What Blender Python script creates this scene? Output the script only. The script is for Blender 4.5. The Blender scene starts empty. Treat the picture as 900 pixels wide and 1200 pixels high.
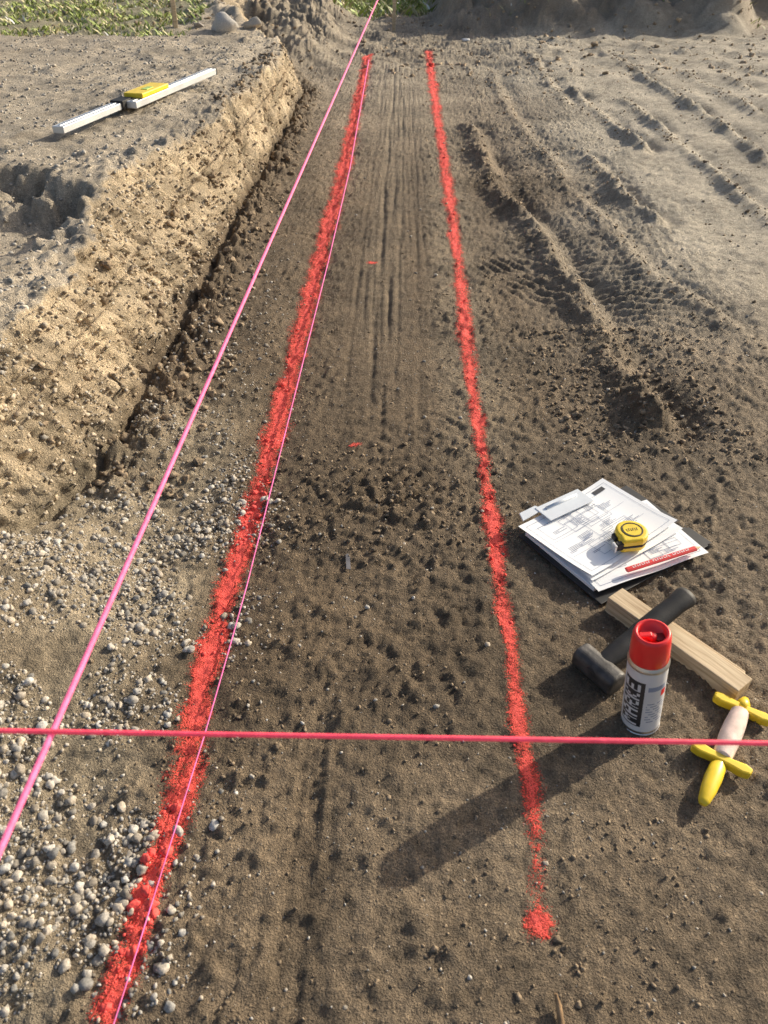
import bpy, bmesh, math, random
import numpy as np
from mathutils import Vector, Matrix
random.seed(4); rng=np.random.default_rng(7)

# ---------- layout of the site in metres (x right, y along the trench, z up) ----------
LEFT=[(-0.347,0.359),(-0.338,0.413),(-0.33,0.502),(-0.318,0.645),(-0.326,0.84),(-0.321,1.044),(-0.303,1.302),(-0.289,1.641),(-0.272,2.104),(-0.249,2.946),(-0.208,4.12),(-0.135,7.787)]
RIGHT=[(0.214,0.458),(0.222,0.538),(0.23,0.66),(0.228,0.77),(0.239,0.957),(0.239,1.115),(0.243,1.363),(0.248,1.722),(0.258,2.218),(0.282,2.774),(0.312,4.12),(0.39,7.787)]
STR2=[(-0.332,0.331),(-0.323,0.445),(-0.298,0.753),(-0.277,1.115),(-0.258,1.603),(-0.211,2.858),(-0.173,4.12),(-0.12,7.787)]
RIDGES=[
 [(.501,5.026),(.520,4.12),(.563,3.455),(.637,2.992),(.670,2.34),(.673,2.051),(.734,1.764)],
 [(1.055,4.198),(1.061,3.573),(1.118,3.257)],
 [(1.277,5.884),(1.33,5.026),(1.384,4.412)],
 [(1.883,6.494),(1.963,5.248),(1.941,4.045)],
 [(1.574,5.614),(1.589,4.362),(1.602,3.184)],
 [(2.265,6.595),(2.295,5.746),(2.327,5.026)],
 [(2.553,6.494),(2.528,5.537)],
 [(.822,7.031),(.796,5.248),(.849,4.279),(.892,3.236),(.960,2.694),(1.177,2.104)],
 [(1.223,7.434),(1.186,6.332),(1.158,5.487)],
 [(.683,4.38),(1.043,4.35),(1.371,4.396)],
 [(1.82,7.88),(1.939,6.843),(1.979,6.494)],
 [(2.502,7.88),(2.628,7.108),(2.904,6.494)],
 [(.341,2.694),(.470,2.734),(.582,2.655)]]
RAMP=[.032,.030,.024,.030,.022,.024,.022,.011,.016,.010,.018,.018,.009]
CLE=[(.827,1.924,.13),(.504,2.758,.17),(.643,2.655,.16),(.855,2.58,.18),(.645,3.039,.2),(.750,2.204,.13),(.60,3.9,.25),(.1,.9,.12)]

# ---------- noise ----------
PERM=rng.permutation(256); PERM=np.concatenate([PERM,PERM,PERM])
GA=rng.random(256)*2*np.pi; GX=np.cos(GA); GY=np.sin(GA); RV=rng.random(512); RV2=rng.random(512); RV3=rng.random(512)
def pn(x,y):
    x=np.asarray(x,float); y=np.asarray(y,float)
    xi=np.floor(x).astype(np.int64); yi=np.floor(y).astype(np.int64)
    xf=x-xi; yf=y-yi; xi&=255; yi&=255
    def gr(a,b,dx,dy):
        h=PERM[PERM[(xi+a)&255]+((yi+b)&255)]
        return GX[h]*dx+GY[h]*dy
    u=xf*xf*xf*(xf*(xf*6-15)+10); v=yf*yf*yf*(yf*(yf*6-15)+10)
    a=gr(0,0,xf,yf); b=gr(1,0,xf-1,yf); c=gr(0,1,xf,yf-1); d=gr(1,1,xf-1,yf-1)
    return (a*(1-u)+b*u)*(1-v)+(c*(1-u)+d*u)*v*1.0
def fbm(x,y,o=4,r=.5):
    s=0;a=1
    for i in range(o):
        s=s+a*pn(x+17.3*i,y-9.1*i); a*=r
        x,y=1.62*x+1.18*y,-1.18*x+1.62*y      # rotate each octave so no lattice shows
    return s
def lumps(x,y,seed,prob=.6):
    """embedded lumps: one rounded clod per cell, random size; returns 0..1"""
    x,y=.82*x+.57*y,-.57*x+.82*y
    x=x+.45*pn(x*.9,y*.9+seed); y=y+.45*pn(x*.9+31,y*.9)
    xi=np.floor(x).astype(np.int64); yi=np.floor(y).astype(np.int64); out=np.zeros(np.shape(x))
    for a in (-1,0,1):
        for b in (-1,0,1):
            cx=xi+a; cy=yi+b; h=PERM[PERM[(cx+seed)&255]+(cy&255)]
            px=cx+.5+.9*(RV[h]-.5); py=cy+.5+.9*(RV2[h]-.5); R=.12+.5*RV3[h]**2
            an=RV[h+100]*3.14; dx,dy=x-px,y-py
            ux=dx*np.cos(an)+dy*np.sin(an); uy=-dx*np.sin(an)+dy*np.cos(an)
            q=1-(ux*ux+uy*uy*1.8)/(R*R)
            out=np.maximum(out,np.where(RV2[h+50]<prob,np.sqrt(np.clip(q,0,1))*R*1.5,0))
    return out
def ss(a,b,t):
    t=np.clip((t-a)/(b-a),0,1); return t*t*(3-2*t)
def dist_poly(x,y,pts):
    d=np.full(np.shape(x),1e9); al=np.zeros(np.shape(x)); acc=0
    for (x0,y0),(x1,y1) in zip(pts[:-1],pts[1:]):
        dx,dy=x1-x0,y1-y0; L2=dx*dx+dy*dy; L=math.sqrt(L2)
        t=np.clip(((x-x0)*dx+(y-y0)*dy)/L2,0,1)
        dd=np.hypot(x-x0-t*dx,y-y0-t*dy)
        sg=np.sign((x-x0)*dy-(y-y0)*dx)
        m=dd<np.abs(d); d=np.where(m,dd*sg,d); al=np.where(m,acc+t*L,al); acc+=L
    return d,al
FY=[-2,.6,.95,1.15,1.3,1.45,1.6,2.2,3.3,4.1,5,6,7,8,12]
FS=[-1.9,-1.5,-1.1,-.86,-.77,-.735,-.72,-.715,-.72,-.71,-.70,-.72,-1.0,-1.4,-1.5]
LY=[-2,.6,.95,1.15,1.3,1.45,1.84,2.05,2.3,2.55,2.7,2.97,3.5,4.1,5,5.75,6.5,8,12]
LS=[-2.3,-1.9,-1.35,-1.05,-.91,-.86,-.82,-.86,-.93,-.97,-1.0,-.93,-.83,-.79,-.76,-.79,-.95,-1.7,-1.8]
HY=[-2,1.0,1.3,4,5.75,7,9]; HH=[.3,.32,.35,.35,.30,.26,.30]
def height(x,y,info=False):
    s=x-.0242*y
    wob=.03*pn(y*2.3,3.1)+.025*pn(y*7,8.2)+.012*pn(y*19,1.2)
    f=np.interp(y,FY,FS)+wob; l=np.interp(y,LY,LS)+wob+.045*pn(y*4,44.)+.04*np.abs(pn(y*11,4.))+.02*pn(y*27,14.)
    H=np.interp(y,HY,HH)+.03*pn(y*2.2,9.)+.012*pn(y*9,19.)
    u=np.clip((f-s)/(f-l),0,1)
    prof=np.where(u<1,.25*ss(0,1,u)+.75*u**.75,1.0)
    z=H*prof
    over=np.clip((l-s),0,10); z=z+.02*ss(0,.3,over)
    face=ss(0,.08,u)*(1-ss(.92,1.0,u)) 
    top=(u>=1)*1.0; topm=ss(.85,1.,u)
    hx=(x+1.17)/.27; hy=(y-2.3)/.42
    hd=np.sqrt(hx**2+hy**2)+.5*fbm(x*5,y*5,4,.6)
    z=z-.12*top*(1-ss(.6,1.1,hd))
    z=z+topm*(.030*fbm(x*2,y*2,3)+.014*fbm(x*9,y*9,4,.6)+.012*lumps(x*20,y*20,5,.4)+.008*lumps(x*45,y*45,6))
    z=z+.022*np.exp(-((over-.03)/.05)**2)*top*(.3+lumps(x*12,y*12,15,.8)*1.5)
    fd=s-f
    rub=np.exp(-((fd-.05)/.09)**2)*(fd>-.02)*ss(1.2,1.6,y)
    z=z+rub*(.015+.05*np.abs(fbm(x*14,y*11,4))+.04*lumps(x*13,y*13,21,.6)+.02*lumps(x*30,y*30,22,.8))
    z=z-.05*np.exp(-((fd-.006)/.016)**2)*ss(1.15,1.35,y)*(.5+1.2*np.abs(pn(y*3,2.)))
    z=z+.09*np.exp(-((x+.80)/.22)**2-((y-.98)/.25)**2)+.045*ss(-.40,-.75,s)*(1-ss(1.1,1.5,y))
    heap=ss(-.33,-.5,s)*(1-ss(1.5,2.2,y))
    z=z+heap*(.012*fbm(x*8,y*8,4,.6)+.006*lumps(x*45,y*45,9,.8))
    fl=1-topm
    lane=ss(-.24,-.14,s)*(1-ss(.06,.14,s))*ss(1.5,2.0,y+.3*pn(s*9,1.))*(1-ss(6.8,8,y))
    calm=1-.5*lane
    z=z+fl*calm*(.010*fbm(x*2.2,y*2.2,3)*ss(.3,1.2,y)+.0045*fbm(x*9,y*9,3,.5)+.0045*fbm(x*28,y*28,4,.75)+.003*fbm(x*80,y*80,2,.8))
    sm=np.clip(.45+1.9*fbm(x*1.5+2,y*1.2+7,2),.12,1)*calm
    z=z+fl*sm*(.009*lumps(x*24,y*24,33,.22)+.007*lumps(x*52,y*52,3,.65))
    rough=ss(.45,.0,np.abs(pn(x*1.7+4,y*1.1)))*ss(-.55,-.4,s)*(1-ss(.8,1.4,s))*calm
    z=z+rough*.014*np.abs(fbm(x*20,y*17,4,.6))
    z=z+.024*np.exp(-((x-.02)/.22)**2-((y-1.42)/.13)**2)*np.abs(fbm(x*15,y*22,4,.6))*1.2
    lm=np.clip(.55+1.5*pn(x*2.2,y*1.1),.2,1)
    z=z+lane*lm*(.0042*pn(s*60,y*1.1)+.004*pn(s*120,y*2.4))
    for c,w,dp in ((-.085,.009,.0085),(-.045,.007,.007),(-.012,.005,.004),(-.16,.009,.005),(.05,.008,.004)):
        z=z-np.maximum(lane,.3*(y>1.4))*dp*np.exp(-((s-c-.014*pn(y*1.1,c*50)-.004*pn(y*9,c*30))/w)**2)*np.clip(.6+1.6*pn(y*2.1,c*70),0,1)
    z=z-lane*.0045*np.clip(np.sin((s+.02*y)*2*np.pi/.028+1.2*pn(y*.7,5.)),0,1)**2*np.clip(pn(s*6,y*1.3)*3,0,1)
    rut=(1-ss(.72,.95,y))
    z=z-rut*.010*np.exp(-((s+.125+.015*pn(y*5,1.)+.008*pn(y*19,1.))/.035)**2)+rut*.006*pn(s*70,y*3)*np.exp(-((s+.12)/.07)**2)
    z=z-.010*np.exp(-((s+.345)/.06)**2)*ss(.5,1.0,y)
    for i,r in enumerate(RIDGES):
        d,al=dist_poly(x+.05*pn(y*2,i*2.),y+.03*pn(x*5,i*2.),r); w=.038 if i else .050
        am=RAMP[i]*np.clip(1+1.5*pn(al*2.3,i*3.3),.25,2)
        z=z+am*np.exp(-(d/w)**2)*(1+.7*fbm(x*18,y*18,3))-am*.7*np.exp(-((d+w*1.9)/(w*1.1))**2)
    fld=ss(.75,1.2,s-.10*pn(y*2,7.))*(y>2)
    fa=x*.97-y*.10
    z=z+fld*(.010*pn(fa*4.2,(x*.1+y)*.35)+.006*pn(fa*9,y*.6)+.006*fbm(x*4,y*4,5,.6))
    for k,(cx,cy,R) in enumerate(CLE):
        a=[1.9,.5,.8,1.2,1.5,2.1,1.4,.3][k]
        m=np.exp(-(((x-cx)/R)**2+((y-cy)/(R*1.3))**2)**1.5)*np.clip(.6+1.5*pn(x*5+k,y*5),0,1)
        dd=x*math.cos(a)+y*math.sin(a)
        z=z+m*(.0065 if k<7 else .002)*np.tanh(3*np.sin(dd*2*np.pi/.042+2.5*pn(x*6,y*6)))
    z=z+.035*ss(.55,1.0,s)*ss(1.8,3.0,y)
    yb=8.5+.35*pn(x*1.1,5.5)+1.0*ss(3.3,4.0,x)
    bf=ss(0,.8,y-yb)*ss(.45,1.0,x+.15*pn(y*3,x*3))
    z=z+bf*(.46+.25*pn(x*1.3,y)+.30*fbm(x*2.6,y*2.6,5,.6)+.10*lumps(x*5,y*5,8))*(1-.9*ss(14,22,y))
    lb=ss(6.6,8.4,y)*ss(-.25,-.75,x)*(1-ss(-1.1,-1.8,x))
    z=z+lb*(.20+.16*fbm(x*3,y*3,5,.6)+.05*lumps(x*6,y*6,8))*(1-.9*ss(12,20,y))
    z=z+.04*ss(5.5,8,y)*fbm(x*3.1,y*3.1,5,.6)*(y<30)
    if info: return z,s,face,top,heap,fd,rub,fld,u,lane
    return z
def hz(x,y): return float(height(np.array([float(x)]),np.array([float(y)]))[0])

# ---------- grid ----------
def grow(start,step,k,end):
    o=[];v=start
    while v<end: v+=step; step*=k; o.append(v)
    return o
sc=list(np.arange(-1.15,-.95,.006))+list(np.arange(-.95,-.62,.0034))+list(np.arange(-.62,1.1,.0056))
S=np.array([-1.15-(v-0) for v in grow(0,.008,1.028,400)][::-1]+sc+grow(sc[-1],.008,1.028,400))
ys=[.18];
while ys[-1]<10.5: ys.append(ys[-1]+.0054*max(1,ys[-1]/1.15)*(1 if ys[-1]<8 else .75))
Y=np.array([.18-v for v in grow(0,.02,1.12,60)][::-1]+ys+grow(ys[-1],.05,1.05,900))
SS,YY=np.meshgrid(S,Y); XX=SS+.0242*YY*(YY<30)+.0242*30*(YY>=30)
Z,s_,face,top,heap,fd,rub,fld,u_,lane_=height(XX,YY,True)
far=ss(30,80,np.hypot(XX,YY)); Z=Z*(1-far)
fm=face*(YY<7.5)
scr=fbm((YY+.9*Z)*14,(Z-.5*YY)*3.0,5,.65)
scr2=pn((YY+.7*Z)*38,(Z-.7*YY)*4)
XX2=XX+fm*(.035*fbm(YY*6,Z*9,3,.5)+.018*scr+.012*scr2+.012*fbm(YY*40,Z*40,4,.75)+.012*lumps(YY*38,Z*38,40,.3)+.007*lumps(YY*75,Z*75,41,.6))
YY2=YY+fm*(.015*fbm(YY*15+9,Z*17,3))
Z2=Z+fm*.010*pn(XX*30,YY*30)
ny,nx=SS.shape
def lerp(a,b,m): return a*(1-m[...,None])+b*m[...,None]
C=lambda r,gg,b: np.array([r,gg,b])
moist=C(.158,.113,.069); dry=C(.44,.36,.25); grey=C(.47,.41,.32); bankc=C(.52,.415,.280); gravel=C(.44,.38,.30)
col=np.zeros(SS.shape+(3,))+C(.245,.185,.122)
m=ss(.9,.2,np.abs(s_+.02))*ss(.3,1.2,YY)*(1-ss(2.6,6,YY)*.7); m=np.clip(m+.7*fbm(XX*2,YY*2,4),0,1)
col=lerp(col,moist,m)
m=np.clip(ss(.42,1.2,s_-.3*fbm(XX,YY,3))*ss(1.8,3.0,YY),0,1); col=lerp(col,grey,m)
m=ss(3.5,7.5,YY); col=lerp(col,grey*.85,m*.6)
m=ss(.06,.16,s_)*ss(.40,.2,s_)*ss(1.2,2,YY)*.35+ss(-.18,-.1,s_)*ss(.05,-.02,s_)*ss(1.8,2.6,YY)*.15; col=lerp(col,dry*.85,m)
m=heap; col=lerp(col,dry*.80,np.clip(m+.7*fbm(XX*5,YY*5,3)*m,0,1))
m=np.clip(rub*1.2,0,1)*ss(1.3,1.7,YY)*(.5+.9*np.clip(fbm(XX*6,YY*6,2)+.3,0,1)); col=lerp(col,moist,np.clip(m,0,1)*.75)
damp_shade=.6*np.exp(-((XX-.02)/.30)**2-((YY-1.42)/.16)**2)+.8*np.exp(-((XX-.72)/.2)**2-((YY-1.80)/.2)**2)+.6*np.exp(-((s_+.125)/.05)**2)*(1-ss(.6,.95,YY))+.4*np.exp(-((s_+.50)/.10)**2)*ss(1.4,1.9,YY)*(1-ss(4.5,6,YY))  # damp soil patches, plus shade painted beside the main right-hand ridge
col=lerp(col,moist*.72,np.clip(damp_shade*(1+1.5*fbm(XX*6,YY*6,3)),0,1)*.8)
col=lerp(col,bankc*(1+.30*scr+.15*scr2+.35*fbm(YY*3,Z*9,3))[...,None],ss(.02,.25,u_)); col=lerp(col,gravel*1.05,top*.8)
col*= (1+.45*fbm(XX*3,YY*3,4)+.40*fbm(XX*25,YY*25,3,.7))[...,None]
berm=ss(8.4,9.0,YY)*ss(.4,.9,XX); col=lerp(col,C(.32,.26,.19)*(1+.6*fbm(XX*3,YY*3,4))[...,None],berm*.85)
gm=ss(6.3,7.0,YY+.5*pn(XX*2,YY*2))*ss(-1.4,-1.8,XX)*.6; gm=np.maximum(gm,ss(10.3,11.5,YY)*ss(.6,.3,XX)); gm=np.maximum(gm,ss(16,24,YY)); gm=np.maximum(gm,ss(8,14,np.abs(XX)))
col=lerp(col,C(.15,.165,.06),gm*.8)
col=np.clip(col,.03,.8)

def mesh_from(name,V,F,colors=None,smooth=True,mats=()):
    me=bpy.data.meshes.new(name); V=np.asarray(V,np.float32); F=np.asarray(F,np.int32); k=F.shape[1]
    me.vertices.add(len(V)); me.vertices.foreach_set('co',V.ravel())
    me.loops.add(F.size); me.loops.foreach_set('vertex_index',F.ravel())
    me.polygons.add(len(F)); me.polygons.foreach_set('loop_start',np.arange(len(F),dtype=np.int32)*k)
    me.polygons.foreach_set('loop_total',np.full(len(F),k,np.int32))
    if smooth: me.polygons.foreach_set('use_smooth',np.ones(len(F),bool))
    me.update(calc_edges=True)
    if colors is not None:
        a=me.color_attributes.new('Col','FLOAT_COLOR','POINT')
        c=np.ones((len(V),4),np.float32); c[:,:3]=colors; a.data.foreach_set('color',c.ravel())
    ob=bpy.data.objects.new(name,me); bpy.context.scene.collection.objects.link(ob)
    for mm in mats: me.materials.append(mm)
    return ob

# ---------- materials ----------
def newmat(name):
    m=bpy.data.materials.new(name); m.use_nodes=True
    nt=m.node_tree; return m,nt,nt.nodes['Principled BSDF']
def N(nt,t,**k):
    n=nt.nodes.new(t)
    for a,b in k.items():
        if a in n.inputs: n.inputs[a].default_value=b
        else: setattr(n,a,b)
    return n
def mathf(nt):
    def f(op,a,bb):
        q=N(nt,'ShaderNodeMath',operation=op)
        for i,w in enumerate((a,bb)):
            if isinstance(w,(int,float)): q.inputs[i].default_value=w
            else: nt.links.new(w,q.inputs[i])
        return q.outputs[0]
    return f
def simple(name,c,rough=.5,metal=0,bump=0,bscale=200,var=.15,emit=0,coat=0):
    m,nt,b=newmat(name); L=nt.links
    tc=N(nt,'ShaderNodeTexCoord')
    r=N(nt,'ShaderNodeMapRange'); r.inputs['From Min'].default_value=.3; r.inputs['From Max'].default_value=.7
    r.inputs['To Min'].default_value=1-var; r.inputs['To Max'].default_value=1+var
    n2=N(nt,'ShaderNodeTexNoise',Scale=bscale*.15,Detail=4.0); L.new(tc.outputs['Object'],n2.inputs['Vector']); L.new(n2.outputs[0],r.inputs[0])
    mx=N(nt,'ShaderNodeVectorMath',operation='SCALE'); mx.inputs[0].default_value=c; L.new(r.outputs[0],mx.inputs['Scale'])
    L.new(mx.outputs[0],b.inputs['Base Color']); b.inputs['Roughness'].default_value=rough; b.inputs['Metallic'].default_value=metal
    if coat: b.inputs['Coat Weight'].default_value=coat
    if bump:
        n=N(nt,'ShaderNodeTexNoise',Scale=bscale,Detail=3.0); L.new(tc.outputs['Object'],n.inputs['Vector'])
        bp=N(nt,'ShaderNodeBump',Strength=.6,Distance=bump); L.new(n.outputs[0],bp.inputs['Height']); L.new(bp.outputs[0],b.inputs['Normal'])
    if emit:
        b.inputs['Emission Color'].default_value=(*c,1); b.inputs['Emission Strength'].default_value=emit
    return m
def soil(name):
    m,nt,b=newmat(name); L=nt.links; M=mathf(nt)
    at=N(nt,'ShaderNodeAttribute',attribute_name='Col'); tc=N(nt,'ShaderNodeTexCoord')
    ns=[]
    for sc_,d in ((75,4),(300,3)):
        n=N(nt,'ShaderNodeTexNoise',Scale=float(sc_),Detail=float(d),Roughness=.78); L.new(tc.outputs['Object'],n.inputs['Vector']); ns.append(n)
    v=N(nt,'ShaderNodeTexVoronoi',Scale=150.0); L.new(tc.outputs['Object'],v.inputs['Vector'])
    sep=N(nt,'ShaderNodeSeparateColor'); L.new(v.outputs['Color'],sep.inputs[0])
    near=M('MAXIMUM',M('SUBTRACT',1.0,M('MULTIPLY',v.outputs['Distance'],2.2)),0.0)
    grit=M('MULTIPLY',M('GREATER_THAN',sep.outputs[0],.66),near)
    f=M('ADD',M('MULTIPLY',ns[0].outputs[0],1.2),M('MULTIPLY',ns[1].outputs[0],1.6))
    f=M('ADD',M('SUBTRACT',f,.44),M('MULTIPLY',M('MULTIPLY',grit,sep.outputs[1]),1.1))
    mx=N(nt,'ShaderNodeVectorMath',operation='SCALE'); L.new(at.outputs['Color'],mx.inputs[0]); L.new(f,mx.inputs['Scale'])
    L.new(mx.outputs[0],b.inputs['Base Color']); b.inputs['Roughness'].default_value=.80; b.inputs['Specular IOR Level'].default_value=.4
    h=M('ADD',M('MULTIPLY',ns[0].outputs[0],.010),M('MULTIPLY',ns[1].outputs[0],.0052))
    h=M('ADD',h,M('MULTIPLY',grit,.0026))
    bp=N(nt,'ShaderNodeBump',Strength=1.0,Distance=1.0); L.new(h,bp.inputs['Height']); L.new(bp.outputs[0],b.inputs['Normal'])
    return m
M_soil=soil('soil_earth')
def attrmat(name,rough=.8,bump=.001,bs=250):
    m,nt,b=newmat(name);L=nt.links
    at=N(nt,'ShaderNodeAttribute',attribute_name='Col')
    if not bump:
        L.new(at.outputs['Color'],b.inputs['Base Color']); b.inputs['Roughness'].default_value=rough; return m
    tc=N(nt,'ShaderNodeTexCoord'); n=N(nt,'ShaderNodeTexNoise',Scale=float(bs),Detail=3.0); L.new(tc.outputs['Object'],n.inputs['Vector'])
    r=N(nt,'ShaderNodeMapRange'); r.inputs['From Min'].default_value=.3; r.inputs['From Max'].default_value=.7; r.inputs['To Min'].default_value=.6; r.inputs['To Max'].default_value=1.25; L.new(n.outputs[0],r.inputs[0])
    mx=N(nt,'ShaderNodeVectorMath',operation='SCALE'); L.new(at.outputs['Color'],mx.inputs[0]); L.new(r.outputs[0],mx.inputs['Scale'])
    L.new(mx.outputs[0],b.inputs['Base Color']); b.inputs['Roughness'].default_value=rough
    bp=N(nt,'ShaderNodeBump',Strength=.7,Distance=bump); L.new(n.outputs[0],bp.inputs['Height']); L.new(bp.outputs[0],b.inputs['Normal'])
    return m
M_stone=attrmat('pebble_stone'); M_clod=attrmat('clod_soil',.95,.004,200); M_grass=attrmat('grass_blade',.6,0)

V=np.stack([XX2,YY2,Z2],-1).reshape(-1,3)
ii=np.arange(ny*nx).reshape(ny,nx)
F=np.stack([ii[:-1,:-1],ii[:-1,1:],ii[1:,1:],ii[1:,:-1]],-1)
mesh_from('ground',V,F.reshape(-1,4),col.reshape(-1,3),True,[M_soil])

# ---------- sprayed paint lines: a thin skin following the soil ----------
def paintmat():
    m,nt,b=newmat('red_marking_paint'); L=nt.links; M=mathf(nt)
    at=N(nt,'ShaderNodeAttribute',attribute_name='Col'); tc=N(nt,'ShaderNodeTexCoord')
    n=N(nt,'ShaderNodeTexNoise',Scale=95.0,Detail=4.0,Roughness=.8); L.new(tc.outputs['Object'],n.inputs['Vector'])
    n3=N(nt,'ShaderNodeTexNoise',Scale=420.0,Detail=2.0,Roughness=.7); L.new(tc.outputs['Object'],n3.inputs['Vector'])
    sep=N(nt,'ShaderNodeSeparateColor'); L.new(at.outputs['Color'],sep.inputs[0])
    a=M('ADD',M('MULTIPLY',M('SUBTRACT',n.outputs[0],.5),2.2),M('MULTIPLY',M('SUBTRACT',n3.outputs[0],.5),2.6))
    a=M('ADD',a,sep.outputs[0])
    r=N(nt,'ShaderNodeMapRange'); r.inputs['From Min'].default_value=.30; r.inputs['From Max'].default_value=.75; L.new(a,r.inputs[0])
    L.new(r.outputs[0],b.inputs['Alpha'])
    cr=N(nt,'ShaderNodeMix',data_type='RGBA'); cr.inputs[6].default_value=(.60,.055,.03,1); cr.inputs[7].default_value=(1.0,.12,.095,1)
    r2=N(nt,'ShaderNodeMapRange'); r2.inputs['From Min'].default_value=.40; r2.inputs['From Max'].default_value=1.2; L.new(a,r2.inputs[0]); L.new(r2.outputs[0],cr.inputs[0])
    L.new(cr.outputs[2],b.inputs['Base Color']); b.inputs['Roughness'].default_value=.8
    L.new(cr.outputs[2],b.inputs['Emission Color']); b.inputs['Emission Strength'].default_value=.14  # faint glow added to the paint to imitate fluorescence
    h=M('ADD',M('MULTIPLY',n.outputs[0],.012),M('MULTIPLY',n3.outputs[0],.004))
    bp=N(nt,'ShaderNodeBump',Strength=1.0,Distance=1.0); L.new(h,bp.inputs['Height']); L.new(bp.outputs[0],b.inputs['Normal'])
    return m
M_paint=paintmat()
def paint(name,pts,wk,base=1.0,gy=None,gv=None,blobs=()):
    d,al=dist_poly(XX,YY,pts); d=np.abs(d+.010*pn(YY*5,2.)+.004*pn(YY*17,6.))
    ww=np.interp(YY,wk[0],wk[1])*(1+.4*pn(al*7,wk[1][0]*99)+.25*pn(al*23,wk[1][0]*9))
    cov=base-.70*(d/ww)**1.3
    if gy: cov=cov-np.interp(YY,gy,gv)
    cov=cov+.45*fbm(XX*26,YY*13,3)+.45*pn(al*4,wk[1][0]*50)
    for bx,by,br in blobs:
        cov=np.maximum(cov,1.15-.8*(np.hypot(XX-bx,YY-by)/br)**2+.3*pn(XX*60,YY*60))
    cov=np.clip(cov,-.8,1.2)
    fmask=(cov[:-1,:-1]>-.4)|(cov[1:,1:]>-.4)
    Fs=F[fmask]; idx,inv=np.unique(Fs,return_inverse=True); inv=inv.reshape(Fs.shape)
    Vs=V[idx]+np.array([0,0,.0012]); cc=np.repeat(np.clip(cov.reshape(-1)[idx],-.8,1.2)[:,None],3,1)
    mesh_from(name,Vs,inv,cc,True,[M_paint])
paint('red_paint_line',LEFT,([.35,.8,2,4,8],[.022,.023,.028,.034,.038]),1.06)
paint('red_paint_line',RIGHT,([.4,.8,1.5,4,8],[.017,.017,.018,.028,.036]),1.00,[0,.47,.50,.56,.63,.70,9],[0,.1,.5,.55,.3,.0,.0],blobs=((.214,.465,.021),))
paint('red_paint_spot',[(-.049,2.875),(-.035,2.875)],([0,9],[.015,.015]),1.0)
paint('red_paint_spot',[(-.076,1.629),(-.066,1.632)],([0,9],[.011,.011]),1.0)

# ---------- pebbles and clods ----------
def ico(sub):
    bm=bmesh.new(); bmesh.ops.create_icosphere(bm,subdivisions=sub,radius=1)
    v=np.array([q.co[:] for q in bm.verts]); f=np.array([[a.index for a in q.verts] for q in bm.faces]); bm.free(); return v,f
def scatter(name,groups,mat,flat=(.55,.8),rough=.25,sink=.35,aniso=(.65,1.0),cuts=7,cutd=(.55,.85)):
    AV=[];AF=[];AC=[];off=0
    for pos,rad,cols,sub in groups:
        v,f=ico(sub); n=len(pos); nv=len(v)
        vars_=[]
        for k in range(16):
            o=rng.random(3)*50; w=v.copy()
            for c in range(cuts):
                nn=rng.normal(size=3); nn/=np.linalg.norm(nn); d=rng.uniform(*cutd); e=np.clip(w@nn-d,0,9); w=w-e[:,None]*nn*.92
            disp=1+rough*(pn(v[:,0]*1.4+o[0],v[:,1]*1.4+o[1]+v[:,2]*1.1)*1.6+ .7*pn(v[:,2]*2.8+o[2],v[:,0]*2.8-v[:,1]*2.1))
            w=w*disp[:,None]; w/=np.abs(w).max(); vars_.append(w)
        vars_=np.array(vars_)[rng.integers(0,16,n)]
        sc_=np.stack([np.ones(n),rng.uniform(*aniso,n),rng.uniform(*flat,n)],-1)*rad[:,None]
        q=vars_*sc_[:,None,:]
        a=rng.uniform(0,2*np.pi,n); t=rng.normal(0,.3,n)
        ct,st=np.cos(t)[:,None],np.sin(t)[:,None]
        x,y,z=q[...,0],q[...,1],q[...,2]; y,z=y*ct-z*st,y*st+z*ct
        ca,sa=np.cos(a)[:,None],np.sin(a)[:,None]; x,y=x*ca-y*sa,x*sa+y*ca
        W=np.stack([x+pos[:,0:1],y+pos[:,1:2],z+pos[:,2:3]+(rad*(1-sink)*.55)[:,None]],-1).reshape(-1,3)
        AV.append(W); AF.append((f[None]+(np.arange(n)*nv)[:,None,None]).reshape(-1,3)+off); off+=len(W); AC.append(np.repeat(cols,nv,0))
    return mesh_from(name,np.concatenate(AV),np.concatenate(AF),np.concatenate(AC),True,[mat])
def linecov(x,y):
    dl,_=dist_poly(x,y,LEFT); dr,_=dist_poly(x,y,RIGHT)
    return ((np.abs(dl)<.020)|((np.abs(dr)<.013)&((y<.47)|(y>.6))))&(rng.random(len(x))<.8)
def samp(n,x0,x1,y0,y1): return rng.uniform(x0,x1,n),rng.uniform(y0,y1,n)
def stonecol(n):
    b=rng.uniform(.20,.60,n)[:,None]; t=rng.random(n)[:,None]
    return b*(np.array([1,.96,.88])*(1-t)+np.array([1,.85,.66])*t)
xs,ysn,rs=[],[],[]
def add(n,x0,x1,y0,y1,r0,r1,dens,pw=3.0):
    x,y=samp(n,x0,x1,y0,y1); k=rng.random(n)<dens(x,y); x,y=x[k],y[k]
    r=r0+(r1-r0)*rng.random(len(x))**pw; xs.append(x);ysn.append(y);rs.append(r)
sf=lambda x,y:x-.0242*y
def flush():
    global xs,ysn,rs
    a=list(map(np.concatenate,(xs,ysn,rs))); xs,ysn,rs=[],[],[]; return a
dl_=lambda x,y:np.clip(ss(-.20,-.42,sf(x,y))*(.50+2.2*fbm(x*5,y*5+3,2))*(1-ss(.95,1.6,y)*.55),0,1)
add(34000,-1.05,-.16,.2,1.8,.0013,.0050,dl_,1.6)
add(9000,-1.05,-.18,.2,1.5,.003,.0120,dl_,2.6)
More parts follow.
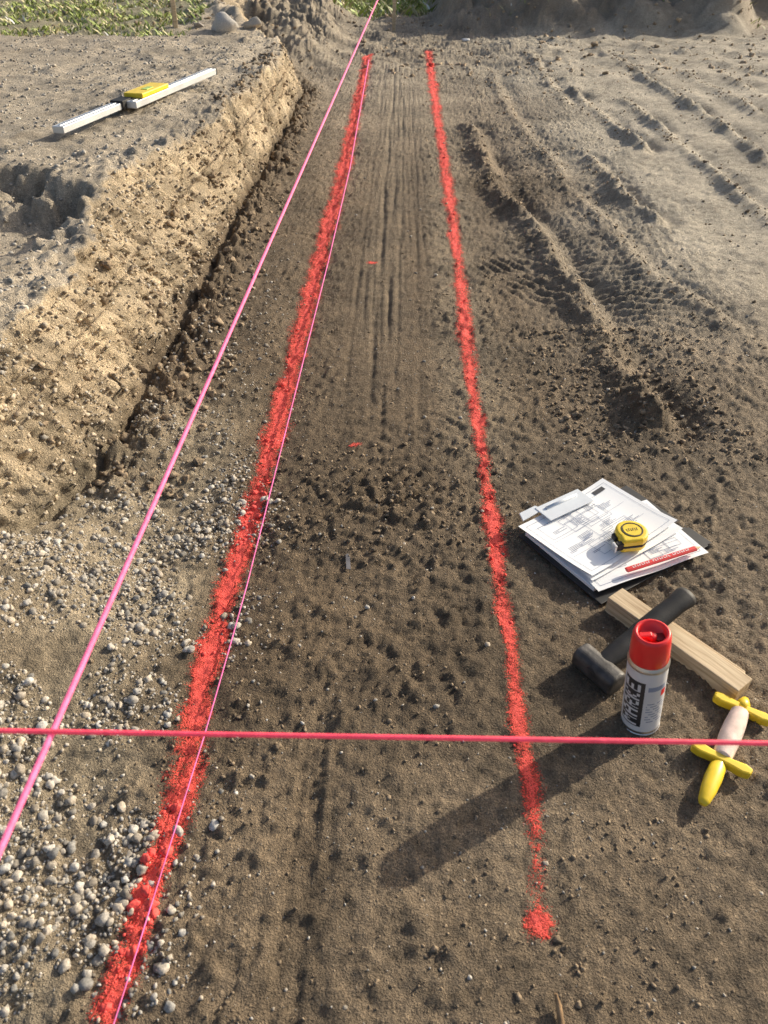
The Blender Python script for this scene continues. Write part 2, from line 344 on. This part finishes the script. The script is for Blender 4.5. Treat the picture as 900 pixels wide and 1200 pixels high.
add(3000,-.75,-.25,1.2,3.4,.002,.009,lambda x,y:np.clip(ss(-.25,-.5,sf(x,y))*(1-ss(1.8,3.4,y))*.8,0,1))
add(9000,-.5,1.0,.22,2.4,.0009,.0028,lambda x,y:.5+1.0*pn(x*3,y*3),2)
add(500,-.5,1.0,.25,2.2,.003,.0075,lambda x,y:.5+x*0)
add(14000,-2.6,-.80,1.3,6.5,.003,.013,lambda x,y:.6+1.4*pn(x*3,y*3),3.5)
add(1400,-.5,3,2,7,.002,.009,lambda x,y:.5+x*0)
px,py,pr_=flush(); pz=height(px,py)
okk=~((px>.27)&(px<.75)&(py>.58)&(py<1.5)&(pr_>.0028)); px,py,pr_,pz=px[okk],py[okk],pr_[okk],pz[okk]
pc=stonecol(len(px)); red=linecov(px,py); pc[red]=np.array([.95,.11,.09])
pos=np.stack([px,py,pz],-1)
fi=np.where((face.reshape(-1)>.3)&(YY.reshape(-1)>1.0)&(YY.reshape(-1)<6.5))[0]
fi=rng.choice(fi,9500); fp=V[fi]; fr=.0014+.0085*rng.random(len(fi))**4; fp=fp+np.array([.001,0,-.001])
pos=np.concatenate([pos,fp]); pr_=np.concatenate([pr_,fr]); pc=np.concatenate([pc,stonecol(len(fi))*np.array([1.1,1.0,.85])]); py=pos[:,1]
big=(pr_>.0045)&(py<2.2)
scatter('gravel',[(pos[big],pr_[big],pc[big],2),(pos[~big],pr_[~big],pc[~big],1)],M_stone,rough=.36,sink=.8)
nl=lambda x,y:1-.7*(sf(x,y)>-.2)*(sf(x,y)<.1)*(y>1.6)
add(30000,-.55,1.2,.22,2.6,.0012,.0056,lambda x,y:np.clip(.42+1.5*pn(x*3.3+8,y*3.3),0.10,1)*nl(x,y),4)
add(1500,-.55,1.2,.22,2.6,.004,.0090,lambda x,y:np.clip(.3+1.8*pn(x*3.3+8,y*3.3),0,1)*nl(x,y),3)
add(1000,-.3,.3,1.2,1.65,.002,.009,lambda x,y:.6+x*0)
add(1600,.45,.95,1.55,2.3,.003,.013,lambda x,y:.7+x*0)
add(5500,-.78,-.45,1.4,6,.0025,.022,lambda x,y:np.clip(.6+1.5*pn(x*4,y*4),0,1),4)
add(4500,-.7,2.8,2.2,7,.003,.011,lambda x,y:np.clip(.30+1.6*pn(x*2.3+8,y*2.3),0,1)*nl(x,y),3.5)
for r_ in RIDGES:
    for (a0,b0),(a1,b1) in zip(r_[:-1],r_[1:]):
        n=int(70*math.hypot(a1-a0,b1-b0)); t=rng.random(n); xs.append(a0+(a1-a0)*t+rng.normal(0,.04,n)); ysn.append(b0+(b1-b0)*t+rng.normal(0,.04,n)); rs.append(.004+.011*rng.random(n)**3)
add(3500,-3,4.5,6.5,10.5,.008,.040,lambda x,y:.6+x*0,5)
px,py,pr_=flush(); pz=height(px,py)
okk=~((px>.29)&(px<.72)&(py>.62)&(py<1.48)&(pr_>.003)); px,py,pr_,pz=px[okk],py[okk],pr_[okk],pz[okk]
cc=np.array([.255,.192,.127])*rng.uniform(.65,1.4,len(px))[:,None]; f2=(ss(2,5,py)*ss(-.5,0,px)+.1)[:,None].clip(0,1); cc=cc*(1+.7*f2); red=linecov(px,py); cc[red]=np.array([.92,.09,.07])
pos=np.stack([px,py,pz],-1); big=(pr_>.007)
scatter('soil_clods',[(pos[big],pr_[big],cc[big],2),(pos[~big],pr_[~big],cc[~big],1)],M_clod,(.55,.95),.75,.9,(.6,1),9,(.4,.8))

# ---------- grass ----------
def grass():
    Vv=[];Ff=[];Cc=[]
    def patch(n,x0,x1,y0,y1,hh):
        x,y=samp(n,x0,x1,y0,y1); k=rng.random(n)<np.clip(.45+2.2*fbm(x*1.8,y*1.8,3),0,1); x,y=x[k],y[k]; z=height(x,y)-.01
        for a,b,c in zip(x,y,z):
            h=hh*random.uniform(.3,1.2); th=random.uniform(0,6.283); w=random.uniform(.004,.010); dx,dy=math.cos(th),math.sin(th); ln=random.uniform(.4,1.4)*h
            lx,ly=-dy*ln,dx*ln; i=len(Vv)
            Vv.extend([(a-dx*w,b-dy*w,c),(a+dx*w,b+dy*w,c),(a+dx*w*.6+lx*.4,b+dy*w*.6+ly*.4,c+h*.65),(a+lx,b+ly,c+h)])
            Ff.append((i,i+1,i+2,i+3)); q=random.uniform(.6,1.5)
            cl=(.26*q,.33*q,.07*q) if random.random()<.7 else (.52*q,.46*q,.26*q)
            if random.random()<.03: cl=(.8,.8,.75)
            Cc.extend([cl]*4)
    patch(20000,-5,-1.45,6.4,9.5,.045); patch(8000,-6,-1.4,9.5,14,.07); patch(8000,-1.5,.8,10.2,14.5,.10)
    patch(900,1,4,8.9,10,.05)
    mesh_from('grass',Vv,Ff,np.array(Cc),False,[M_grass])
grass()

# ---------- part helpers ----------
def empty(name,loc,rz=0,rx=0,ry=0):
    e=bpy.data.objects.new(name,None); e.empty_display_size=.05; e.location=loc; e.rotation_euler=(rx,ry,rz); bpy.context.scene.collection.objects.link(e); return e
def part(name,bm,mats,parent=None,bevel=0,smooth=False,seg=2):
    me=bpy.data.meshes.new(name); bmesh.ops.recalc_face_normals(bm,faces=bm.faces); bm.to_mesh(me); bm.free()
    ob=bpy.data.objects.new(name,me); bpy.context.scene.collection.objects.link(ob)
    for m in (mats if isinstance(mats,(list,tuple)) else [mats]): me.materials.append(m)
    if smooth: 
        for p in me.polygons: p.use_smooth=True
    if bevel:
        b=ob.modifiers.new('b','BEVEL'); b.width=bevel; b.segments=seg; b.limit_method='ANGLE'
    if parent: ob.parent=parent
    return ob
def prism(pts,z0,z1):
    bm=bmesh.new(); a=[bm.verts.new((x,y,z0)) for x,y in pts]; b=[bm.verts.new((x,y,z1)) for x,y in pts]; n=len(pts)
    bm.faces.new(a[::-1]); bm.faces.new(b)
    for i in range(n): bm.faces.new((a[i],a[(i+1)%n],b[(i+1)%n],b[i]))
    return bm
def boxbm(x0,x1,y0,y1,z0,z1): return prism([(x0,y0),(x1,y0),(x1,y1),(x0,y1)],z0,z1)
def lathe(prof,n=48,axis='Z',matf=None):
    bm=bmesh.new(); rings=[]
    for r,z in prof:
        rings.append([bm.verts.new((r*math.cos(2*math.pi*i/n),r*math.sin(2*math.pi*i/n),z)) for i in range(n)] if r>1e-6 else [bm.verts.new((0,0,z))])
    for k,(A,B) in enumerate(zip(rings[:-1],rings[1:])):
        for i in range(n):
            j=(i+1)%n
            if len(A)==1 and len(B)==1: continue
            if len(A)==1: f=bm.faces.new((A[0],B[j],B[i]))
            elif len(B)==1: f=bm.faces.new((A[i],A[j],B[0]))
            else: f=bm.faces.new((A[i],A[j],B[j],B[i]))
            if matf: f.material_index=matf(k,i)
    if axis=='X':
        bmesh.ops.rotate(bm,verts=bm.verts,matrix=Matrix.Rotation(math.pi/2,3,'Y'))
    return bm

M_yel=simple('yellow_plastic',(.88,.62,.03),.4,bscale=300,var=.15,coat=.15)
M_blk=simple('black_rubber',(.016,.015,.015),.6,bump=.0006,bscale=500,var=.4)
M_board=simple('black_board',(.02,.02,.022),.5,var=.3)
M_paper=simple('white_paper',(.86,.87,.88),.7,var=.03,bscale=40)
M_ink=simple('grey_ink',(.28,.32,.42),.8,var=.2); M_inkd=simple('dark_ink',(.05,.05,.06),.8)
M_metal=simple('brushed_metal',(.62,.62,.62),.35,1,var=.15,bscale=300)
M_alu=simple('aluminium',(.66,.68,.70),.45,.5,var=.12,bscale=60)
M_steel=simple('forged_steel',(.075,.07,.065),.5,.3,bump=.0010,bscale=250,var=.6)
M_red=simple('red_plastic',(.90,.03,.03),.35,var=.06,coat=.3)
M_redp=simple('red_lacquer',(.70,.03,.03),.45,var=.1)
M_white=simple('label_white',(.74,.74,.75),.4,var=.08,bscale=80)
M_lblk=simple('label_black',(.035,.035,.04),.35,var=.2)
M_pink=simple('pink_string',(1.0,.16,.34),.6,bump=.001,bscale=700,var=.25,emit=.28)  # this and the next two strings get an added glow for a fluorescent look
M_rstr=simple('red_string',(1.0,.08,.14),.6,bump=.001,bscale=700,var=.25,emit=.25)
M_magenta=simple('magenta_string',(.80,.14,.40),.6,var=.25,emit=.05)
M_spool=simple('wound_string',(.88,.68,.58),.8,bump=.001,bscale=400,var=.2)
M_clear=simple('frosted_plastic',(.68,.72,.76),.25,var=.05)
def wood():
    m,nt,b=newmat('pine_wood');L=nt.links
    tc=N(nt,'ShaderNodeTexCoord'); mp=N(nt,'ShaderNodeMapping'); mp.inputs['Scale'].default_value=(1.5,28,28); L.new(tc.outputs['Object'],mp.inputs[0])
    n=N(nt,'ShaderNodeTexNoise',Scale=6.0,Detail=6.0,Distortion=.6); L.new(mp.outputs[0],n.inputs['Vector'])
    c=N(nt,'ShaderNodeValToRGB'); c.color_ramp.elements[0].position=.3; c.color_ramp.elements[0].color=(.38,.26,.15,1); c.color_ramp.elements[1].position=.65; c.color_ramp.elements[1].color=(.68,.54,.35,1)
    L.new(n.outputs[0],c.inputs[0]); L.new(c.outputs[0],b.inputs['Base Color']); b.inputs['Roughness'].default_value=.75
    bp=N(nt,'ShaderNodeBump',Strength=.5,Distance=.001); L.new(n.outputs[0],bp.inputs['Height']); L.new(bp.outputs[0],b.inputs['Normal']); return m
M_wood=wood()

# ---------- clipboard ----------
A0=math.radians(33); zc=float(np.percentile(height(*[a.ravel() for a in np.meshgrid(np.linspace(.35,.62,12),np.linspace(1.12,1.35,12))]),85))
cb=empty('clipboard',(.293,1.272,zc),A0)
part('board',boxbm(0,.335,-.248,0,0,.004),M_board,cb,.0012)
part('page_stack',boxbm(.012,.285,-.215,-.008,.0045,.0125),M_paper,cb,.0008)
def sheet(name,L_,W_,ox,oy,rot,zb,curl,seed,par,blank=False):
    R=random.Random(seed); ca,sa=math.cos(rot),math.sin(rot)
    def surf(a,b,dz=0):
        z=zb+curl*((a/L_-.4)**2*.6+ (max(0,-b/W_-.55))**2*1.2)+.0012*math.sin(a*40+seed)
        return (ox+a*ca-b*sa,oy+a*sa+b*ca,z+dz)
    bm=bmesh.new(); nx_,ny_=14,12
    g_=[[bm.verts.new(surf(L_*i/nx_,-W_*j/ny_)) for i in range(nx_+1)] for j in range(ny_+1)]
    for j in range(ny_):
        for i in range(nx_): bm.faces.new((g_[j][i],g_[j+1][i],g_[j+1][i+1],g_[j][i+1]))
    o=part(name,bm,M_paper,par,smooth=True)
    if blank: return
    bm=bmesh.new()
    def q(a,b,w,h,mi=0):
        n=max(1,int(max(w,h)/.02))
        for k in range(n):
            if w>=h: a0,a1,b0,b1=a+w*k/n,a+w*(k+1)/n,b,b-h
            else: a0,a1,b0,b1=a,a+w,b-h*k/n,b-h*(k+1)/n
            f=bm.faces.new([bm.verts.new(surf(x,y,.0008)) for x,y in ((a0,b0),(a0,b1),(a1,b1),(a1,b0))]); f.material_index=mi
    t=.0009
    def rect(a,b,w,h):
        q(a,b,w,t);q(a,b-h,w,t);q(a,b,t,h);q(a+w,b,t,h)
    rect(.012,-.012,L_-.024,W_-.024)
    for k in range(13):
        w,h=R.uniform(.02,.08),R.uniform(.015,.05); a,b=R.uniform(.02,L_-.03-w),-R.uniform(.02,W_-.03-h); rect(a,b,w,h)
    for k in range(18):
        a,b=R.uniform(.02,L_-.07),-R.uniform(.02,W_-.04); 
        for j in range(R.randint(2,6)): q(a,b-j*.0035,R.uniform(.015,.04),.0013)
    for k in range(3): q(.02,-.03-k*.055,L_-.05,.0006)
    if seed==2: q(L_-.06,-.018,.035,.012,1)
    part(name+'_print',bm,[M_ink,M_inkd],par)
sheet('plan_sheet_lower',.280,.200,.042,-.030,math.radians(-9),.0145,.008,5,cb)
sheet('plan_sheet_middle',.280,.205,.010,.002,math.radians(2),.0180,.012,9,cb,True)
sheet('plan_sheet_upper',.280,.205,.002,.006,math.radians(5),.0210,.026,2,cb)
part('clip_plate',boxbm(.07,.20,-.022,.030,.0275,.030),M_clear,cb,.001)
part('clip_tab',prism([(.02,.012),(.085,.018),(.078,.038),(.03,.036)],.025,.0285),M_clear,cb,.001)
b=lathe([(0,0),(.004,0),(.004,.09),(0,.09)],16,'X'); o=part('clip_hinge',b,M_clear,cb,smooth=True); o.location=(.09,.014,.031)
# pencil
pe=empty('carpenter_pencil',(.490,1.133,zc+.031),math.atan2(.072,.175))
bm=prism([(-.0065,-.001),(-.003,-.0035),(.003,-.0035),(.0065,-.001),(.0065,.001),(.003,.0035),(-.003,.0035),(-.0065,.001)],0,.172)
bmesh.ops.rotate(bm,verts=bm.verts,matrix=Matrix.Rotation(math.pi/2,3,'Y'))
sh_=part('shaft',bm,M_redp,pe); sh_.rotation_euler=(math.pi/2,0,0)
bm=bmesh.new()
for k in range(26):
    if k%9==8: continue
    x=.014+k*.0055
    for dx,dy,w,h in ((0,-.0025,.0015,.0050),(.0015,.0012 if k%2 else -.0025,.0022,.0014)):
        bm.faces.new([bm.verts.new((a,b_,.0038)) for a,b_ in ((x+dx,dy),(x+dx+w,dy),(x+dx+w,dy+h),(x+dx,dy+h))])
part('lettering',bm,M_white,pe)
bm=lathe([(0,0),(.0012,.003),(.0055,.016),(.0055,.018),(0,.018)],8,'X'); o=part('sharpened_tip',bm,M_wood,pe); o.location=(.188,0,0); o.rotation_euler=(0,0,math.pi); o.scale=(1,1,.65)
# tape measure
tm=empty('tape_measure',(.518,1.224,zc+.0265),math.radians(12))
R_=.034; pts=[(R_*math.cos(a),R_*math.sin(a)) for a in np.linspace(math.radians(-60),math.radians(200),26)]+[(-.034,-.031),(.010,-.033)]
part('case',prism(pts,0,.034),M_yel,tm,.006,seg=4)
part('rubber_band',prism([(x*1.03,y*1.03) for x,y in pts],.012,.019),M_blk,tm,.002)
part('label_ring',lathe([(.020,.034),(.0225,.034),(.0225,.0352),(.020,.0352),(.020,.034)],40),M_blk,tm)
part('label_disc',lathe([(0,.0348),(.0185,.0348),(.0185,.034)],40),M_yel,tm)
bm=bmesh.new()
for k in range(6):
    x=-.013+k*.0045
    for a,b_,w,h in ((x,-.004,.0012,.008),(x,.003 if k%2 else -.004,.003,.0012)):
        bm.faces.new([bm.verts.new((p,q_,.0353)) for p,q_ in ((a,b_),(a+w,b_),(a+w,b_+h),(a,b_+h))])
part('lettering',bm,M_blk,tm)
part('blade_mouth',boxbm(-.047,-.030,-.031,-.020,.008,.027),M_blk,tm,.002)
part('hook',boxbm(-.052,-.0475,-.035,-.019,.009,.026),M_metal,tm,.0006)
part('lock_button',boxbm(-.040,-.028,-.008,.010,.012,.024),M_blk,tm,.003)

# ---------- timber off-cut ----------
x0,y0,x1,y1=.452,1.070,.625,.845
an=math.atan2(y1-y0,x1-x0); Lw=math.hypot(x1-x0,y1-y0); zt=hz(.55,.96)-.006
tw=empty('timber_offcut',(x0,y0,zt),an)
part('plank',boxbm(0,Lw,-.022,.022,0,.040),M_wood,tw,.0018)
part('split_strip',prism([(.05,.0222),(Lw-.012,.0222),(Lw-.02,.034),(.08,.032)],.001,.033),M_wood,tw,.0015)
# ---------- hand sledge ----------
hx,hy=.382,.890; ex,ey=.585,1.032
hd=math.atan2(ey-hy,ex-hx); zh=hz(hx,hy)
sl=empty('sledgehammer',(hx,hy,zh+.020),hd,0,0)
oct_=[(-.022,-.012),(-.012,-.022),(.012,-.022),(.022,-.012),(.022,.012),(.012,.022),(-.012,.022),(-.022,.012)]
bm=prism(oct_,-.046,.046); bmesh.ops.rotate(bm,verts=bm.verts,matrix=Matrix.Rotation(math.pi/2,3,'X')); part('head',bm,M_steel,sl,.007,seg=4)
bm=lathe([(0,.0),(.011,.0),(.0125,.03),(.015,.06),(.0155,.09),(.0150,.115),(.0165,.125),(.0165,.18),(.0155,.22),(.018,.243),(.016,.252),(0,.253)],24,'X')
o=part('handle',bm,M_blk,sl,smooth=True); o.location=(-.02,0,.002); o.rotation_euler=(0,-math.radians(12),0); o.scale=(1,1.25,1)

# ---------- spray can ----------
cz=hz(.43,.79)
sp=empty('spray_can',(.437,.797,cz-.004),0,0,math.radians(-7)); sp.scale=(.97,.97,.97)
prof=[(0,.004),(.026,.003),(.0305,0),(.033,.001),(.0335,.004),(.0325,.006)]
zz=[.006+ (.165-.006)*k/70 for k in range(71)]; prof+= [(.0325,z) for z in zz]+[(.0335,.1665),(.0335,.169),(.0325,.171),(.029,.178),(.026,.184)]
FONT={'M':["10001","11011","10101","10001","10001"],'A':["01110","10001","11111","10001","10001"],'R':["11110","10001","11110","10100","10011"],'K':["10010","10100","11000","10100","10011"],'E':["11111","10000","11110","10000","11111"]}
nth=120
def can_mat(k,i):
    if k<6: return 0
    kk=k-6
    if kk>=70: return 0
    if kk<9: return 1 if kk>2 else 0
    th=(i/nth)%1.0      # 0.75 faces -y
    lab=(th-.515)/.15*5
    if .50<th<.70 and kk<60:
        if 0<=lab<5:
            r=(kk-10)/9.6; li=int(r//1)
            if 0<=r<5.0:
                gx=(r-li)*6
                if gx<5 and FONT['MARKE'[li]][int(lab)][int(gx)]=='1': return 1
        return 2
    if .72<th<.90 and kk>13 and kk<38 and kk%3==0 and (i*7919+kk*104729)%10<7: return 3
    if .72<th<.88 and 50<kk<56: return 3
    if .84<th<.90 and 42<kk<50: return 4
    return 1
part('body',lathe(prof,nth,'Z',can_mat),[M_metal,M_white,M_lblk,M_ink,M_red],sp,smooth=True)
cp=[(.0265,.176),(.031,.176),(.0315,.180),(.0308,.205),(.0295,.226),(.0275,.232),(.0245,.2335),(.0215,.231),(.0205,.218),(0,.216)]
part('cap',lathe(cp,64),M_red,sp,smooth=True,bevel=0)
part('nozzle',lathe([(0,.214),(.008,.214),(.008,.224),(.006,.226),(0,.226)],24),M_red,sp,smooth=True)
part('notch_shade',boxbm(.006,.0210,-.008,.008,.2165,.2195),simple('dark_red',(.22,.008,.008),.5),sp,.001)  # solid darker-red block painting the shade of a notch that isn't cut
part('nozzle_bridge',boxbm(-.0205,.0,-.005,.005,.2165,.2285),M_red,sp,.002)

# ---------- string winder ----------
wx0,wy0=.486,.632; wx1,wy1=.622,.826; wa=math.atan2(wy1-wy0,wx1-wx0)
wr=empty('string_line_winder',(wx0,wy0,hz(.53,.72)+.012),wa)
bm=lathe([(0,.0),(.006,.001),(.009,.008),(.012,.03),(.0135,.055),(.0125,.078),(.009,.088),(.008,.10),(0,.10)],28,'X'); o=part('handle',bm,M_yel,wr,smooth=True); o.scale=(1,1,.8)
for k,xx in enumerate((.094,.214)):
    part('flange_%d'%(k+1),prism([(-.006,-.046),(.006,-.048),(.010,-.036),(.007,-.014),(.007,.014),(.010,.036),(.006,.048),(-.006,.046),(-.009,.034),(-.007,.012),(-.007,-.012),(-.009,-.034)],-.008,.009),M_yel,wr,.003).location=(xx,0,0)
part('end_knob',lathe([(0,.21),(.011,.212),(.011,.228),(.006,.240),(0,.241)],20,'X'),M_yel,wr,smooth=True)
prf=[(0,.098)]+[(.0135+.003*math.sin(math.pi*k/60)+(.0009 if k%2 else 0),.1005+.107*k/60) for k in range(61)]+[(0,.2085)]
part('wound_string',lathe(prf,28,'X'),M_spool,wr,smooth=True)

# ---------- level on the bank ----------
lx0,ly0=-1.203,3.155; lx1,ly1=-.885,4.386; la=math.atan2(ly1-ly0,lx1-lx0); zl=max(hz(-1.15,3.4),hz(-1.0,3.9),hz(-.95,4.2))+.006
lv=empty('spirit_level',(lx0,ly0,zl),la)
part('lower_beam',boxbm(0,.66,0.004,.052,0,.024),M_alu,lv,.002)
part('lower_groove',boxbm(.01,.655,.022,.034,.0225,.0262),M_metal,lv,.001)
part('upper_beam',boxbm(.46,1.27,-.048,-.002,0,.026),M_alu,lv,.002)
part('upper_groove',boxbm(.465,1.26,-.032,-.018,.0245,.0282),M_metal,lv,.001)
part('yellow_block',boxbm(.52,.76,-.050,.040,.027,.046),M_yel,lv,.004)
part('vial_window',boxbm(.60,.66,-.030,.0,.045,.0485),simple('vial_green',(.45,.65,.1),.2),lv,.002)
for k,(xx,a,b_) in enumerate(((.43,-.004,.056),(1.271,-.05,0))): part('end_cap_%d'%(k+1),boxbm(xx,xx+(.085 if k==0 else .008),a,b_,-.002,.032 if k==0 else .027),M_blk,lv,.002)

# ---------- strings ----------
def string(name,pts,r,mat):
    cu=bpy.data.curves.new(name,'CURVE'); cu.dimensions='3D'; cu.bevel_depth=1; cu.bevel_resolution=3; cu.use_fill_caps=True
    s_=cu.splines.new('POLY'); s_.points.add(len(pts)-1)
    for q,p,rr in zip(s_.points,pts,r): q.co=(*p,1); q.radius=rr
    cu.materials.append(mat); ob=bpy.data.objects.new(name,cu); bpy.context.scene.collection.objects.link(ob)
def L3(a,b,n): return [tuple(a[i]+(b[i]-a[i])*k/n for i in range(3)) for k in range(n+1)]
p1=L3((-.3267,-.75,.55),(.092,9.22,.55),60); string('pink_string_line',p1,[np.interp(p[1],[0,1,6,9],[.0026,.0028,.0046,.005]) for p in p1],M_pink)
p3=L3((-1.25,.4035,.553),(1.25,.356,.553),20); string('red_string_line',p3,[.0021]*21,M_rstr)
p2=[]
for a,b in zip(STR2[:-1],STR2[1:]):
    for k in range(8): p2.append((a[0]+(b[0]-a[0])*k/8,a[1]+(b[1]-a[1])*k/8))
zs=height(np.array([p[0] for p in p2]),np.array([p[1] for p in p2])); zs=np.convolve(np.pad(zs,6,'edge'),np.ones(13)/13,'valid')+.014
string('magenta_string_line',[(x,y,float(z)) for (x,y),z in zip(p2,zs)],[np.interp(p[1],[.3,2,7],[.0010,.0019,.004]) for p in p2],M_magenta)

def stake(name,x,y,h,w,mat,top=None):
    z=hz(x,y); e=empty(name,(x,y,z-.05),random.uniform(0,.6),.03,.02)
    part('post',prism([(-w,-w),(w,-w),(w,w),(-w,w)],0,h+.05),mat,e,.003)
    part('sharpened_top',lathe([(w*1.2,h+.05),(w*.8,h+.062),(0,h+.064)],4),top or mat,e)
stake('wooden_stake',.098,9.24,.56,.016,M_wood,M_pink); stake('wooden_stake',-1.56,6.75,.40,.016,M_wood)
stake('wooden_stake',-1.26,.404,.28,.018,M_wood); stake('wooden_stake',1.26,.356,.58,.018,M_wood); stake('wooden_stake',-.33,-.77,.58,.018,M_wood)
def rock(name,x,y,r,c,sub=3,fl=.7):
    v,f=ico(sub); o=random.random()*40
    for k in range(9):
        nn=rng.normal(size=3); nn/=np.linalg.norm(nn); e=np.clip(v@nn-rng.uniform(.45,.75),0,9); v=v-e[:,None]*nn*.95
    v=v*(1+.2*pn(v[:,0]*1.3+o,v[:,1]*1.3+v[:,2])+.08*pn(v[:,2]*3+o,v[:,0]*3))[:,None]*np.array([1,.8,fl])*r+np.array([x,y,hz(x,y)+r*.25])
    mesh_from(name,v,f,np.tile(np.array(c),(len(v),1)),False,[M_stone])
rock('boulder',-1.19,6.78,.12,(.5,.47,.43)); rock('boulder',-1.0,6.95,.08,(.42,.38,.32)); rock('boulder',-1.42,6.9,.05,(.38,.34,.3)); rock('boulder',.76,8.4,.05,(.65,.65,.65),2,.4)
tx,ty=.221,.362
string('twig',[(tx,ty-.03,hz(tx,ty)),(tx-.001,ty,hz(tx,ty)+.010),(tx-.005,ty+.010,hz(tx,ty)+.022)],[.005,.004,.002],simple('bark',(.30,.19,.10),.9,bscale=400,bump=.001,var=.4))
zq=hz(-.0755,1.19); e=empty('plastic_scrap',(-.0755,1.19,zq+.004),.1,.05,.05); part('strip',prism([(-.005,-.022),(.004,-.024),(.005,.018),(.001,.023),(-.004,.020)],0,.001),simple('clear_film',(.15,.145,.15),.2,var=.3),e)

# ---------- light, world, camera ----------
sd=Vector((.836,.549,math.tan(math.radians(25)))).normalized()
su=bpy.data.lights.new('sun','SUN'); su.energy=5; su.angle=math.radians(.6); su.color=(1,.905,.73)
so=bpy.data.objects.new('sun',su); so.rotation_euler=sd.to_track_quat('Z','Y').to_euler(); bpy.context.scene.collection.objects.link(so)
w=bpy.data.worlds.new('World'); bpy.context.scene.world=w; w.use_nodes=True; nt=w.node_tree
sk=nt.nodes.new('ShaderNodeTexSky'); sk.sky_type='NISHITA'; sk.sun_disc=False; sk.sun_elevation=math.radians(25); sk.sun_rotation=math.atan2(.836,.549); sk.dust_density=4.0
bg=nt.nodes['Background']; bg.inputs[1].default_value=.15; nt.links.new(sk.outputs[0],bg.inputs[0])
ca=bpy.data.cameras.new('camera'); ca.sensor_fit='VERTICAL'; ca.sensor_height=36; ca.lens=27; ca.clip_end=3000; ca.clip_start=.01
ca.dof.use_dof=True; ca.dof.focus_distance=2.0; ca.dof.aperture_fstop=9
co=bpy.data.objects.new('camera',ca); co.location=(0,0,1.1); co.rotation_euler=(math.radians(90-38.9),0,0); bpy.context.scene.collection.objects.link(co)
sc_=bpy.context.scene; sc_.camera=co; sc_.view_settings.view_transform='Standard'; sc_.view_settings.look='None'; sc_.view_settings.exposure=0
